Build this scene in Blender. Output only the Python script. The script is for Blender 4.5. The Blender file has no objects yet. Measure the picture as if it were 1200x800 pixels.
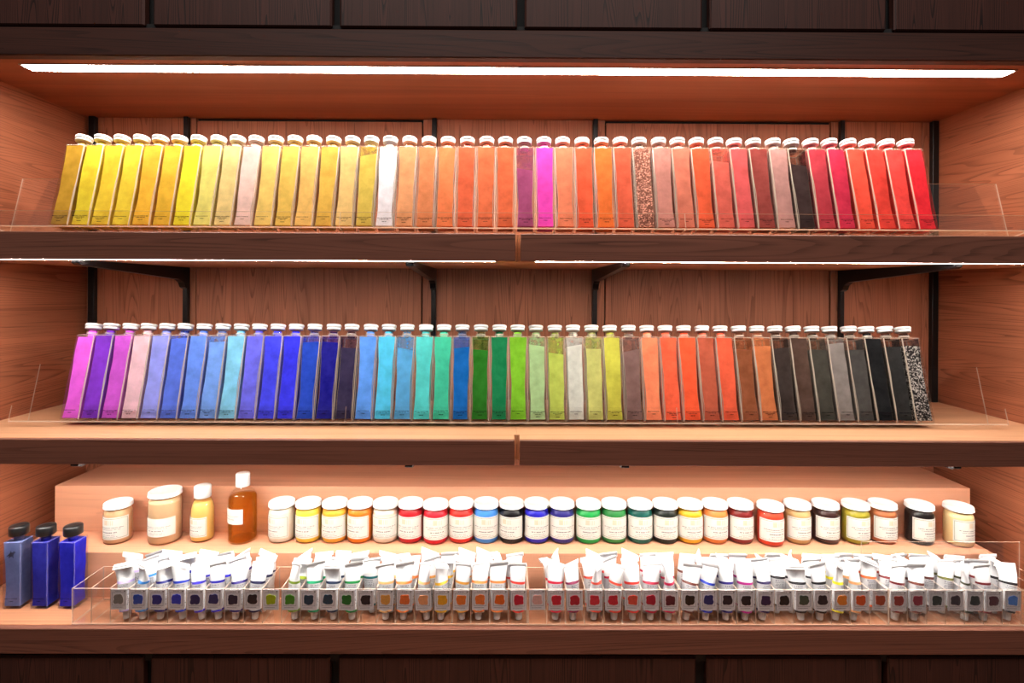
import bpy, math, random
from mathutils import Vector, Matrix
random.seed(7)
sc = bpy.context.scene
COL = sc.collection
PI = math.pi

# ------------------------------------------------------------------ camera
F = 630.0
CAMZ = 1.35
YAW, ROLL = -0.0046, 0.0044
PPX, PPY = 593.0, 340.0
MR = Matrix.Rotation(YAW, 3, 'Z') @ Matrix.Rotation(PI / 2, 3, 'X') @ Matrix.Rotation(ROLL, 3, 'Z')
cd = bpy.data.cameras.new('camera')
cam = bpy.data.objects.new('camera', cd)
COL.objects.link(cam)
cd.sensor_fit = 'HORIZONTAL'
cd.sensor_width = 36.0
cd.lens = F / 1200 * 36.0
cd.shift_x = (600 - PPX) / 1200
cd.shift_y = (PPY - 400) / 1200
cd.clip_start = 0.01
cam.matrix_world = Matrix.Translation((0, 0, CAMZ)) @ MR.to_4x4()
sc.camera = cam


def P(u, v, d):
    """point at depth d (world Y) seen at pixel u, v"""
    r = MR @ Vector(((u - PPX) / F, -(v - PPY) / F, -1.0))
    return Vector((0, 0, CAMZ)) + r * (d / r.y)


def PZ(u, v, z):
    """point on the horizontal plane z seen at pixel u, v"""
    r = MR @ Vector(((u - PPX) / F, -(v - PPY) / F, -1.0))
    return Vector((0, 0, CAMZ)) + r * ((z - CAMZ) / r.z)


def Z(rel):
    return CAMZ + rel


# ------------------------------------------------------------------ colours and materials
def lin(c):
    def f(x):
        x /= 255.0
        return x / 12.92 if x <= 0.04045 else ((x + 0.055) / 1.055) ** 2.4
    return tuple(f(x) for x in c)


def nodes(name):
    m = bpy.data.materials.new(name)
    m.use_nodes = True
    nt = m.node_tree
    for n in list(nt.nodes):
        nt.nodes.remove(n)
    out = nt.nodes.new('ShaderNodeOutputMaterial')
    return m, nt, out


def node(nt, typ, **kw):
    n = nt.nodes.new(typ)
    for k, v in kw.items():
        if k in n.inputs:
            n.inputs[k].default_value = v
        else:
            setattr(n, k, v)
    return n


def rgba(c):
    return (c[0], c[1], c[2], 1.0)


def plain(name, c, rough=0.5, metal=0.0, spec=0.5, var=0.06, vscale=40.0):
    m, nt, out = nodes(name)
    b = node(nt, 'ShaderNodeBsdfPrincipled')
    b.inputs['Roughness'].default_value = rough
    b.inputs['Metallic'].default_value = metal
    b.inputs['Specular IOR Level'].default_value = spec
    tc = node(nt, 'ShaderNodeTexCoord')
    nz = node(nt, 'ShaderNodeTexNoise', Scale=vscale, Detail=3.0)
    nt.links.new(tc.outputs['Object'], nz.inputs['Vector'])
    mr = node(nt, 'ShaderNodeMapRange')
    mr.inputs['To Min'].default_value = 1 - var
    mr.inputs['To Max'].default_value = 1 + var
    nt.links.new(nz.outputs['Fac'], mr.inputs['Value'])
    mx = node(nt, 'ShaderNodeVectorMath', operation='SCALE')
    mx.inputs[0].default_value = c
    nt.links.new(mr.outputs['Result'], mx.inputs['Scale'])
    nt.links.new(mx.outputs['Vector'], b.inputs['Base Color'])
    nt.links.new(b.outputs['BSDF'], out.inputs['Surface'])
    return m


def powder_mat(name, c, speck=False, hi=None):
    m, nt, out = nodes(name)
    b = node(nt, 'ShaderNodeBsdfPrincipled')
    b.inputs['Roughness'].default_value = 0.9
    b.inputs['Specular IOR Level'].default_value = 0.1
    tc = node(nt, 'ShaderNodeTexCoord')
    info = node(nt, 'ShaderNodeObjectInfo')
    add = node(nt, 'ShaderNodeVectorMath', operation='ADD')
    nt.links.new(tc.outputs['Object'], add.inputs[0])
    nt.links.new(info.outputs['Random'], add.inputs[1])
    rp = node(nt, 'ShaderNodeValToRGB')
    c2 = tuple(min(1, x * 1.18 + 0.012) for x in c)
    c1 = tuple(x * 0.80 for x in c)
    if speck:
        vo = node(nt, 'ShaderNodeTexVoronoi', Scale=430.0)
        nt.links.new(add.outputs['Vector'], vo.inputs['Vector'])
        sx = node(nt, 'ShaderNodeSeparateColor')
        nt.links.new(vo.outputs['Color'], sx.inputs['Color'])
        nt.links.new(sx.outputs[0], rp.inputs['Fac'])
        rp.color_ramp.elements[0].position = 0.5
        rp.color_ramp.elements[1].position = 1.0
        c1 = tuple(x * 0.45 for x in c)
        c2 = hi or tuple(min(1, x * 2.2 + 0.05) for x in c)
    else:
        nz = node(nt, 'ShaderNodeTexNoise', Scale=38.0, Detail=5.0, Roughness=0.6)
        nt.links.new(add.outputs['Vector'], nz.inputs['Vector'])
        nt.links.new(nz.outputs['Fac'], rp.inputs['Fac'])
        rp.color_ramp.elements[0].position = 0.3
        rp.color_ramp.elements[1].position = 0.72
    rp.color_ramp.elements[0].color = rgba(c1)
    rp.color_ramp.elements[1].color = rgba(c2)
    nt.links.new(rp.outputs['Color'], b.inputs['Base Color'])
    nt.links.new(b.outputs['BSDF'], out.inputs['Surface'])
    return m


def film_mat(name, c, cover=0.5):
    """dust clinging to the inside of the glass: partly see-through"""
    m, nt, out = nodes(name)
    d = node(nt, 'ShaderNodeBsdfDiffuse', Color=rgba(c))
    t = node(nt, 'ShaderNodeBsdfTransparent')
    tc = node(nt, 'ShaderNodeTexCoord')
    nz = node(nt, 'ShaderNodeTexNoise', Scale=60.0, Detail=4.0)
    nt.links.new(tc.outputs['Object'], nz.inputs['Vector'])
    mr = node(nt, 'ShaderNodeMapRange')
    mr.inputs['From Min'].default_value = 0.3
    mr.inputs['From Max'].default_value = 0.7
    mr.inputs['To Min'].default_value = max(0, cover - 0.25)
    mr.inputs['To Max'].default_value = min(1, cover + 0.25)
    nt.links.new(nz.outputs['Fac'], mr.inputs['Value'])
    mx = node(nt, 'ShaderNodeMixShader')
    nt.links.new(mr.outputs['Result'], mx.inputs['Fac'])
    nt.links.new(t.outputs[0], mx.inputs[1])
    nt.links.new(d.outputs[0], mx.inputs[2])
    nt.links.new(mx.outputs[0], out.inputs['Surface'])
    return m


def glass_mat(name, tint=(0.97, 0.97, 0.97), rough=0.03, refl=1.0, ior=1.45):
    m, nt, out = nodes(name)
    t = node(nt, 'ShaderNodeBsdfTransparent', Color=rgba(tint))
    g = node(nt, 'ShaderNodeBsdfGlossy', Roughness=rough, Color=(1, 1, 1, 1))
    fr = node(nt, 'ShaderNodeFresnel', IOR=ior)
    mul = node(nt, 'ShaderNodeMath', operation='MULTIPLY')
    mul.inputs[1].default_value = refl
    nt.links.new(fr.outputs[0], mul.inputs[0])
    mx = node(nt, 'ShaderNodeMixShader')
    nt.links.new(mul.outputs[0], mx.inputs['Fac'])
    nt.links.new(t.outputs[0], mx.inputs[1])
    nt.links.new(g.outputs[0], mx.inputs[2])
    nt.links.new(mx.outputs[0], out.inputs['Surface'])
    return m


def edge_glint_mat(name, c, cover=0.45):  # pale half-clear colour standing in for light caught along clear edges
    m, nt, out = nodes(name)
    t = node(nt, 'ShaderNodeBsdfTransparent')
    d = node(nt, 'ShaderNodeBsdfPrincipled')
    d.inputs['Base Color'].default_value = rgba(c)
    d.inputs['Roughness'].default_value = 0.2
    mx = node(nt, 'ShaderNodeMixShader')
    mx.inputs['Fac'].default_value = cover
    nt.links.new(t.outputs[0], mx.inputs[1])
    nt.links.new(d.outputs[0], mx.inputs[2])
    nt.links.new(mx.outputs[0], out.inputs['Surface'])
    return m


def emit_mat(name, c, s):
    m, nt, out = nodes(name)
    e = node(nt, 'ShaderNodeEmission', Color=rgba(c), Strength=s)
    nt.links.new(e.outputs[0], out.inputs['Surface'])
    return m


def wood(name, c, axis='X', dark=0.45, pore=0.5, rough=0.5, ring=26.0, along=1.0, spec=0.3, bump=0.15, fig=0.55, line=0.7):
    """oak: broad figure + cathedral rings + short dark pores running along one axis"""
    m, nt, out = nodes(name)
    b = node(nt, 'ShaderNodeBsdfPrincipled')
    b.inputs['Roughness'].default_value = rough
    b.inputs['Specular IOR Level'].default_value = spec
    tc = node(nt, 'ShaderNodeTexCoord')

    def mapped(sa, sx, off=0.0):
        mp = node(nt, 'ShaderNodeMapping')
        s = [sx, sx, sx]
        s['XYZ'.index(axis)] = sa
        mp.inputs['Scale'].default_value = s
        mp.inputs['Location'].default_value = (off, off * 1.7, off * 0.6)
        nt.links.new(tc.outputs['Object'], mp.inputs['Vector'])
        return mp.outputs['Vector']
    # large soft figure
    n1 = node(nt, 'ShaderNodeTexNoise', Scale=1.0, Detail=4.0, Roughness=0.55)
    nt.links.new(mapped(0.9 * along, 20.0), n1.inputs['Vector'])
    # cathedral rings: noise isolines
    n2 = node(nt, 'ShaderNodeTexNoise', Scale=1.0, Detail=1.5, Roughness=0.4)
    nt.links.new(mapped(0.35 * along, 12.0, 3.1), n2.inputs['Vector'])
    ml = node(nt, 'ShaderNodeMath', operation='MULTIPLY')
    ml.inputs[1].default_value = ring
    nt.links.new(n2.outputs['Fac'], ml.inputs[0])
    fr = node(nt, 'ShaderNodeMath', operation='FRACT')
    nt.links.new(ml.outputs[0], fr.inputs[0])
    rr = node(nt, 'ShaderNodeMapRange', interpolation_type='SMOOTHSTEP')
    rr.inputs['From Min'].default_value = 0.50
    rr.inputs['From Max'].default_value = 1.0
    nt.links.new(fr.outputs[0], rr.inputs['Value'])
    # pores
    n3 = node(nt, 'ShaderNodeTexNoise', Scale=1.0, Detail=3.0, Roughness=0.7)
    nt.links.new(mapped(4.0 * along, 170.0, 1.3), n3.inputs['Vector'])
    pr = node(nt, 'ShaderNodeMapRange', interpolation_type='SMOOTHSTEP')
    pr.inputs['From Min'].default_value = 0.48
    pr.inputs['From Max'].default_value = 0.64
    nt.links.new(n3.outputs['Fac'], pr.inputs['Value'])
    # pores gather along the rings
    ad = node(nt, 'ShaderNodeMath', operation='MULTIPLY_ADD')
    ad.inputs[1].default_value = 0.75
    ad.inputs[2].default_value = 0.25
    nt.links.new(rr.outputs[0], ad.inputs[0])
    pm = node(nt, 'ShaderNodeMath', operation='MULTIPLY')
    nt.links.new(pr.outputs[0], pm.inputs[0])
    nt.links.new(ad.outputs[0], pm.inputs[1])
    ps = node(nt, 'ShaderNodeMath', operation='MULTIPLY')
    ps.inputs[1].default_value = pore
    nt.links.new(pm.outputs[0], ps.inputs[0])
    base = node(nt, 'ShaderNodeValToRGB')
    base.color_ramp.elements[0].position = 0.3
    base.color_ramp.elements[1].position = 0.7
    base.color_ramp.elements[0].color = rgba([x * (1 - 0.5 * fig) for x in c])
    base.color_ramp.elements[1].color = rgba([min(1, x * (1 + 0.45 * fig)) for x in c])
    nt.links.new(n1.outputs['Fac'], base.inputs['Fac'])
    m1 = node(nt, 'ShaderNodeMix', data_type='RGBA')
    nt.links.new(base.outputs['Color'], m1.inputs[6])
    m1.inputs[7].default_value = rgba([x * (dark + 0.12) for x in c])
    rs = node(nt, 'ShaderNodeMath', operation='MULTIPLY')
    rs.inputs[1].default_value = line
    nt.links.new(rr.outputs[0], rs.inputs[0])
    nt.links.new(rs.outputs[0], m1.inputs[0])
    m2 = node(nt, 'ShaderNodeMix', data_type='RGBA')
    nt.links.new(ps.outputs[0], m2.inputs[0])
    nt.links.new(m1.outputs[2], m2.inputs[6])
    m2.inputs[7].default_value = rgba([x * dark * 0.55 for x in c])
    nt.links.new(m2.outputs[2], b.inputs['Base Color'])
    bp = node(nt, 'ShaderNodeBump', Strength=bump, Distance=0.0008, invert=True)
    nt.links.new(ps.outputs[0], bp.inputs['Height'])
    nt.links.new(bp.outputs['Normal'], b.inputs['Normal'])
    nt.links.new(b.outputs['BSDF'], out.inputs['Surface'])
    return m


M = {}
WOODC = lin((184, 116, 86))
M['wall_wood'] = wood('oak_back_panels', WOODC, 'Z', pore=0.5, ring=70, fig=0.3, line=0.75)
M['side_wood'] = wood('oak_side_panels', lin((172, 104, 74)), 'Y', pore=0.5, ring=60, along=1.0, fig=0.3, line=0.7)
M['ceil_wood'] = wood('oak_ceiling', lin((150, 86, 58)), 'X', pore=0.15, ring=12, fig=0.5, line=0.2)
M['fascia_wood'] = wood('dark_oak_fascia', lin((68, 38, 30)), 'X', pore=0.6, ring=60, rough=0.55, fig=0.5, line=0.6)
M['shelf_wood'] = wood('brown_oak_shelf_edge', lin((132, 84, 68)), 'X', pore=0.6, ring=60, rough=0.5, fig=0.4, line=0.6)
M['top_wood'] = wood('pale_oak_shelf_top', lin((204, 150, 112)), 'X', pore=0.12, ring=30, fig=0.25, line=0.15)
M['drawer_wood'] = wood('dark_oak_drawer_fronts', lin((72, 39, 32)), 'Z', pore=0.7, ring=110, rough=0.55, dark=0.12, fig=0.3, line=0.95)
M['riser_wood'] = wood('salmon_plywood_riser', lin((214, 154, 122)), 'X', pore=0.10, ring=16, fig=0.25, line=0.1)
M['counter_wood'] = wood('oak_counter', lin((194, 134, 100)), 'X', pore=0.3, ring=30, fig=0.4, line=0.25)
M['black'] = plain('black_gap', (0.006, 0.005, 0.005), 0.8, var=0.2)
M['black_metal'] = plain('black_metal', (0.012, 0.010, 0.010), 0.32, metal=0.4, var=0.15)
M['alu'] = plain('lamp_housing', lin((200, 190, 180)), 0.35, metal=0.6)
M['glass'] = glass_mat('clear_glass', (0.975, 0.975, 0.965), 0.03, 0.3)
M['glass_edge_glint'] = edge_glint_mat('glass_edge_glint', lin((250, 228, 208)), 0.34)  # cream bevels paint the bright refraction lines of the strip light
M['glass_edge_glint_soft'] = edge_glint_mat('glass_edge_glint_soft', lin((200, 190, 230)), 0.16)  # fainter painted edge highlight for the blue bottles
M['acrylic'] = glass_mat('clear_acrylic', (0.99, 0.985, 0.98), 0.04, 0.22)
M['acrylic_edge_glint'] = edge_glint_mat('acrylic_edge_glint', lin((255, 226, 204)), 0.50)  # peach sheet edges paint the light that gathers in them
M['cap_white'] = plain('white_plastic', (0.88, 0.87, 0.86), 0.35, var=0.02)
M['cap_black'] = plain('black_plastic', (0.012, 0.012, 0.013), 0.28, var=0.1)
M['paper'] = plain('ivory_label_paper', (0.72, 0.69, 0.63), 0.65, var=0.03)
M['card'] = plain('white_card', (0.88, 0.87, 0.92), 0.6, var=0.03)
M['print'] = plain('grey_print', (0.17, 0.155, 0.155), 0.7)
M['print_dark'] = plain('dark_print', (0.05, 0.04, 0.05), 0.7)
M['print_green'] = plain('green_rule', lin((84, 110, 66)), 0.7)
M['print_tube'] = plain('tube_print', (0.30, 0.29, 0.33), 0.7)
M['tube'] = plain('white_lacquered_metal', (0.84, 0.84, 0.86), 0.38, var=0.03)
M['tube_label'] = plain('tube_label_paper', (0.70, 0.69, 0.70), 0.55, var=0.04)
M['ink'] = film_mat('bottle_ink', (0.02, 0.012, 0.015), 0.75)
M['led'] = emit_mat('led_diffuser', (1.0, 0.94, 0.86), 70.0)
M['led_shelf'] = emit_mat('led_shelf_diffuser', (1.0, 0.94, 0.86), 340.0)
M['led_low'] = emit_mat('led_low_diffuser', (1.0, 0.94, 0.86), 112.0)


def tag(o, label=None, cat=None, group=None, kind=None):
    if label:
        o['label'] = label
    if cat:
        o['category'] = cat
    if group:
        o['group'] = group
    if kind:
        o['kind'] = kind
    return o


def empty(name, loc, rot=(0, 0, 0)):
    o = bpy.data.objects.new(name, None)
    COL.objects.link(o)
    o.empty_display_size = 0.02
    o.location = loc
    o.rotation_euler = rot
    return o


class MB:
    def __init__(s):
        s.v, s.f, s.mi, s.sm = [], [], [], []

    def face(s, idx, mi=0, sm=False):
        s.f.append(tuple(idx)); s.mi.append(mi); s.sm.append(sm)

    def quad(s, a, b, c, d, mi=0):
        i = len(s.v)
        s.v += [tuple(a), tuple(b), tuple(c), tuple(d)]
        s.face((i, i + 1, i + 2, i + 3), mi)

    def loft(s, rings, mi=0, sm=False, closed=True, cap0=True, cap1=True, mis=None, capmi=None):
        n = len(rings[0]); i0 = len(s.v)
        for r in rings:
            s.v += [tuple(p) for p in r]
        for k in range(len(rings) - 1):
            for j in range(n if closed else n - 1):
                a = i0 + k * n + j; b = i0 + k * n + (j + 1) % n
                mm = mi
                if mis is not None:
                    mm = mis(k, j)
                s.face((a, b, b + n, a + n), mm, sm)
        cm = mi if capmi is None else capmi
        if cap0:
            s.face([i0 + j for j in range(n)][::-1], cm)
        if cap1:
            s.face([i0 + (len(rings) - 1) * n + j for j in range(n)], cm)

    def box(s, x0, x1, y0, y1, z0, z1, mi=0, b=0.0, bm=None, mat=None):
        """box with chamfered edges"""
        if mat is None:
            T = lambda p: p
        else:
            T = lambda p: tuple(mat @ Vector(p))
        if b <= 0:
            r = lambda z: [T((x0, y0, z)), T((x1, y0, z)), T((x1, y1, z)), T((x0, y1, z))]
            s.loft([r(z0), r(z1)], mi)
            return
        bm = mi if bm is None else bm

        def oct_(z, k):
            # k: inset of the ring
            a0, a1, c0, c1 = x0 + k, x1 - k, y0 + k, y1 - k
            e = b if k == 0 else b * 0.25
            return [T(p) for p in [(a0 + e, c0, z), (a1 - e, c0, z), (a1, c0 + e, z), (a1, c1 - e, z), (a1 - e, c1, z), (a0 + e, c1, z), (a0, c1 - e, z), (a0, c0 + e, z)]]
        s.loft([oct_(z0, b), oct_(z0 + b, 0), oct_(z1 - b, 0), oct_(z1, b)], mi,
               mis=lambda k, j: mi if (k == 1 and j % 2 == 0) else bm, capmi=mi)

    def sheet(s, x0, x1, y0, y1, z0, z1, mi=0, em=1, mat=None):
        """thin sheet: big faces mi, edge faces em"""
        T = (lambda p: p) if mat is None else (lambda p: tuple(mat @ Vector(p)))
        d = [x1 - x0, y1 - y0, z1 - z0]
        t = d.index(min(d))
        i = len(s.v)
        s.v += [T(p) for p in [(x0, y0, z0), (x1, y0, z0), (x1, y1, z0), (x0, y1, z0), (x0, y0, z1), (x1, y0, z1), (x1, y1, z1), (x0, y1, z1)]]
        for ax, fs in ((2, ((3, 2, 1, 0), (4, 5, 6, 7))), (1, ((0, 1, 5, 4), (2, 3, 7, 6))), (0, ((1, 2, 6, 5), (3, 0, 4, 7)))):
            for f in fs:
                s.face([i + q for q in f], mi if ax == t else em)

    def lathe(s, prof, n=28, mi=0, mis=None, cx=0, cy=0, sm=True, cap0=True, cap1=True, z0=0.0):
        rings = [[(cx + r * math.cos(2 * PI * j / n), cy + r * math.sin(2 * PI * j / n), z0 + z) for j in range(n)] for r, z in prof]
        s.loft(rings, mi, sm, True, cap0, cap1, mis=(lambda k, j: mis[k]) if mis else None)

    def prism(s, poly, ax, a0, a1, mi=0):
        """extrude polygon (two coords) along axis ax"""
        def mk(p, a):
            if ax == 'X':
                return (a, p[0], p[1])
            if ax == 'Y':
                return (p[0], a, p[1])
            return (p[0], p[1], a)
        s.loft([[mk(p, a0) for p in poly], [mk(p, a1) for p in poly]], mi)

    def mesh(s, name, mats):
        me = bpy.data.meshes.new(name)
        me.from_pydata(s.v, [], s.f)
        for m in mats:
            me.materials.append(m)
        for p, mi, sm in zip(me.polygons, s.mi, s.sm):
            p.material_index = mi
            p.use_smooth = sm
        me.validate()
        return me

    def build(s, name, mats, parent=None):
        if not isinstance(mats, (list, tuple)):
            mats = [mats]
        return link(name, s.mesh(name, mats), parent)


def link(name, me, parent=None, loc=None, rot=None):
    o = bpy.data.objects.new(name, me)
    COL.objects.link(o)
    if parent is not None:
        o.parent = parent
    if loc is not None:
        o.location = loc
    if rot is not None:
        o.rotation_euler = rot
    return o


def boxobj(name, x0, x1, y0, y1, z0, z1, m, parent=None, b=0.0015):
    mb = MB()
    mb.box(x0, x1, y0, y1, z0, z1, 0, b)
    return mb.build(name, m, parent)


# ------------------------------------------------------------------ main dimensions
YF = 1.05            # front plane of shelves, counter, fascia
YB = 1.44            # back wall
XL, XR = -1.113, 1.159
ZC = Z(0.457)        # ceiling
S1B, S1T = Z(0.0570), Z(0.1112)
S2B, S2T = Z(-0.3425), Z(-0.2930)
CT, CB = Z(-0.6617), Z(-0.7115)
JX = 0.0280          # joint between left and right shelf boards

# ---------------------------------------------------------------- setting
def struct(o):
    o['kind'] = 'structure'
    return o


struct(boxobj('wall_back', XL - 0.05, XR + 0.05, YB + 0.012, YB + 0.05, Z(-0.80), Z(0.62), M['black'], b=0))
struct(boxobj('floor', -1.6, 1.7, -1.0, YB + 0.05, -0.03, 0.0, M['counter_wood'], b=0))
struct(boxobj('wall_left', XL - 0.03, XL, YF + 0.004, YB + 0.012, Z(-0.66), Z(0.457), M['side_wood'], b=0))
struct(boxobj('wall_right', XR, XR + 0.03, YF + 0.004, YB + 0.012, Z(-0.66), Z(0.457), M['side_wood'], b=0))
struct(boxobj('ceiling', XL - 0.03, XR + 0.03, YF + 0.022, YB + 0.012, ZC, ZC + 0.02, M['ceil_wood'], b=0))
# back panels and narrow strips between the upright rails
spans = [(110.5, 120.6), (121.2, 217.0), (217.0, 229.0), (230.2, 493.6), (495.4, 508.0), (508.0, 697.0), (697.0, 708.2), (709.8, 971.6), (973.4, 987.0), (987.0, 1079.6), (1080.2, 1094.0)]
for i, (a, b_) in enumerate(spans):
    xa, xb = P(a, 330, YB).x, P(b_, 330, YB).x
    top = ZC - 0.0005
    if i in (3, 7):
        top = ZC - 0.008
    if i == 0:
        xa = XL
    if i == len(spans) - 1:
        xb = XR
    struct(boxobj('trim_%d' % (i + 1), xa, xb, YB, YB + 0.012, Z(-0.66), top, M['wall_wood'], b=0.0008))
struct(boxobj('trim_12', -1.5, 1.6, YF, YF + 0.022, Z(0.4535), Z(0.5085), M['fascia_wood'], b=0.002))      # dark fascia over the opening
struct(boxobj('trim_13', -1.5, 1.6, YF + 0.014, YF + 0.035, Z(0.5085), Z(0.522), M['black'], b=0))
struct(boxobj('trim_14', -1.5, 1.6, YF + 0.016, YF + 0.035, Z(-0.735), Z(-0.7115), M['black'], b=0))

# ---------------------------------------------------------------- upper and lower cabinets
def cabinet(name, label, cat, part, cols, z0, z1, y0, vref):
    root = empty(name, (0, y0, z0))
    tag(root, label, cat)
    mb = MB()
    mb.box(-1.5, 1.6, 0.022, 0.05 if part == 'door' else 0.40, 0 if part == 'door' else -z0, z1 - z0)
    mb.build('carcass', M['black'], root)
    for a, b_ in cols:
        xa, xb = P(a, vref, y0).x, P(b_, vref, y0).x
        mb = MB()
        mb.box(xa, xb, 0.0, 0.02, 0.0, z1 - z0, 0, 0.0035)
        mb.build(part, M['drawer_wood'], root)


cabinet('wall_cabinet', 'dark oak cabinet with a row of six panel doors above the shelves', 'cabinet', 'door',
        [(-220, 168.5), (179, 388.5), (398, 606), (615, 823), (832, 1039), (1048.5, 1420)], Z(0.5145), Z(0.72), YF + 0.006, 20)
cabinet('drawer_cabinet', 'dark oak drawer cabinet beneath the counter with five drawer fronts', 'cabinet', 'drawer',
        [(-220, 167), (176, 386), (396.5, 816), (828.5, 1034.5), (1041.5, 1420)], 0.06, Z(-0.7225), YF + 0.010, 785)

# ---------------------------------------------------------------- counter and shelves
mb = MB()
mb.box(-1.5, 1.6, YF, YF + 0.012, CB, CT, 0, 0.0015)
mb2 = MB()
mb2.box(-1.5, 1.6, YF + 0.0121, YB + 0.012, CB, CT, 0, 0.0)
root = empty('counter_top', (0, YF, CT))
tag(root, 'oak counter with a darker front edge carrying the paint tube trays', 'counter')
o = mb2.build('top_board', M['counter_wood'], root); o.matrix_parent_inverse = Matrix.Translation((0, -YF, -CT))
o = mb.build('front_edge', M['shelf_wood'], root); o.matrix_parent_inverse = Matrix.Translation((0, -YF, -CT))


def shelf(side, z0, z1, label):
    """board with a thick front lip that is notched at the joint"""
    g = 0.0052
    if side < 0:
        xo, xi, xn = XL, JX - 0.0003, JX - g
        lx0, lx1 = -1.12, xn
    else:
        xo, xi, xn = XR, JX + 0.0003, JX + g
        lx0, lx1 = xn, 1.165
    root = empty('shelf_board', ((xo + xi) / 2, YF, z0))
    tag(root, label, 'shelf')
    inv = Matrix.Translation((-(xo + xi) / 2, -YF, -z0))
    mb = MB()
    mb.box(min(xo, xi), max(xo, xi), YF + 0.0405, YB, z0, z1, 0, 0.0)
    o = mb.build('board', M['top_wood'], root); o.matrix_parent_inverse = inv
    mb = MB()
    x0, x1 = (xo, xn) if side < 0 else (xn, xo)
    mb.box(x0, x1, YF + 0.009, YF + 0.0404, z0 + 0.001, z1, 0, 0.0005)
    o = mb.build('front_lip', M['top_wood'], root); o.matrix_parent_inverse = inv
    mb = MB()
    mb.box(x0, x1, YF, YF + 0.009, z0, z1 - 0.0005, 0, 0.0012)
    o = mb.build('front_edge', M['shelf_wood'], root); o.matrix_parent_inverse = inv
    return root


shelf(-1, S1B, S1T, 'brown oak shelf half carrying the yellow to orange bottles')
shelf(1, S1B, S1T, 'brown oak shelf half carrying the magenta and red bottles')
shelf(-1, S2B, S2T, 'brown oak shelf half carrying the violet, blue and turquoise bottles')
shelf(1, S2B, S2T, 'brown oak shelf half carrying the lime, orange, brown and black bottles')

# ---------------------------------------------------------------- stepped riser
R1F = PZ(600, 648, Z(-0.5655)).y
R1T = Z(-0.5655)
R2F, R2T = 1.258, Z(-0.4600)
root = empty('display_riser', (0, R1F, CT))
tag(root, 'stepped salmon plywood riser the jars and oil bottles stand on', 'display riser')
inv = Matrix.Translation((0, -R1F, -CT))
mb = MB(); mb.box(-1.055, 1.066, R1F, R2F - 0.0005, CT, R1T, 0, 0.001)
o = mb.build('lower_step', M['riser_wood'], root); o.matrix_parent_inverse = inv
mb = MB(); mb.box(P(64, 600, R2F).x, P(1137, 600, R2F).x, R2F, YB - 0.022, CT, R2T, 0, 0.001)
o = mb.build('upper_step', M['riser_wood'], root); o.matrix_parent_inverse = inv

# ---------------------------------------------------------------- upright rails and shelf brackets
rails = [(106.5, 0.0165, 'against the left side panel'), (216.8, 0.0125, 'behind the yellow and blue bottles'), (508.0, 0.0125, 'behind the orange and turquoise bottles'),
         (697.2, 0.0125, 'behind the pale green bottles'), (987.2, 0.0105, 'behind the crimson and black bottles'), (1096.2, 0.0165, 'against the right side panel')]
for u, w, where in rails:
    x = P(u, 330, YB - 0.013).x
    mb = MB()
    mb.box(x - w / 2, x + w / 2, YB - 0.014, YB - 0.0002, R2T - 0.0, ZC - 0.001, 0, 0.001)
    # slots
    o = mb.build('wall_rail', M['black_metal'])
    tag(o, 'black metal upright rail on the back wall ' + where, 'rail', 'black upright rails on the back wall')
for zb, word in ((S1B, 'upper'), (S2B, 'lower')):
    for k, (u, w, where) in enumerate(rails[1:5]):
        x = P(u, 330, YB - 0.013).x
        hw = 0.0075
        mb = MB()
        yb, yf = YB - 0.0145, YF + 0.012
        tp = zb - 0.0004
        poly = [(yf, tp), (yb, tp), (yb, tp - 0.056), (yb - 0.010, tp - 0.052), (yb - 0.017, tp - 0.040), (yb - 0.032, tp - 0.032), (yf + 0.006, tp - 0.0095), (yf, tp - 0.0065)]
        mb.prism(poly, 'X', x - hw, x + hw)
        o = mb.build('shelf_bracket', M['black_metal'])
        tag(o, 'black metal bracket under the %s shelf on the rail %s' % (word, where), 'bracket', 'black brackets under the %s shelf' % word)

# ---------------------------------------------------------------- LED strips
def led(name, label, x0, x1, y0, y1, zt, h, mat, group):
    root = empty(name, ((x0 + x1) / 2, y0, zt))
    tag(root, label, 'light', group)
    inv = Matrix.Translation((-(x0 + x1) / 2, -y0, -zt))
    mb = MB()
    mb.box(x0 - 0.006, x1 + 0.006, y0 - 0.001, y1 + 0.001, zt - h * 0.4, zt - 0.0002, 0, 0)
    o = mb.build('housing', M['alu'], root); o.matrix_parent_inverse = inv
    mb = MB()
    n = 8
    rings = []
    for xx in (x0, x1):
        rings.append([(xx, y0, zt - h * 0.4)] + [(xx, y0 + (y1 - y0) * (j / n), zt - h * 0.4 - h * 0.16 * math.sin(PI * j / n) ** 0.6) for j in range(1, n)] + [(xx, y1, zt - h * 0.4)])
    mb.loft(rings, 0, False)
    o = mb.build('diffuser', mat, root); o.matrix_parent_inverse = inv


yl0, yl1 = 1.098, 1.130
xm = P(610, 82, 1.10).x
led('led_strip', 'long glowing strip light under the ceiling above the yellow bottles', P(25, 79, 1.098).x, xm - 0.001, yl0, yl1, ZC - 0.0002, 0.007, M['led'], 'glowing strip lights under the ceiling')
led('led_strip', 'long glowing strip light under the ceiling above the red bottles', xm + 0.001, P(1189, 86, 1.098).x, yl0, yl1, ZC - 0.0002, 0.007, M['led'], 'glowing strip lights under the ceiling')
led('shelf_led_strip', 'thin strip light under the upper shelf above the blue bottles', XL + 0.01, JX - 0.045, YF + 0.0105, YF + 0.0145, S1B, 0.0009, M['led_shelf'], 'thin strip lights under the upper shelf')
led('shelf_led_strip', 'thin strip light under the upper shelf above the brown and black bottles', JX + 0.035, XR - 0.01, YF + 0.0105, YF + 0.0145, S1B, 0.0009, M['led_shelf'], 'thin strip lights under the upper shelf')
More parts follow.
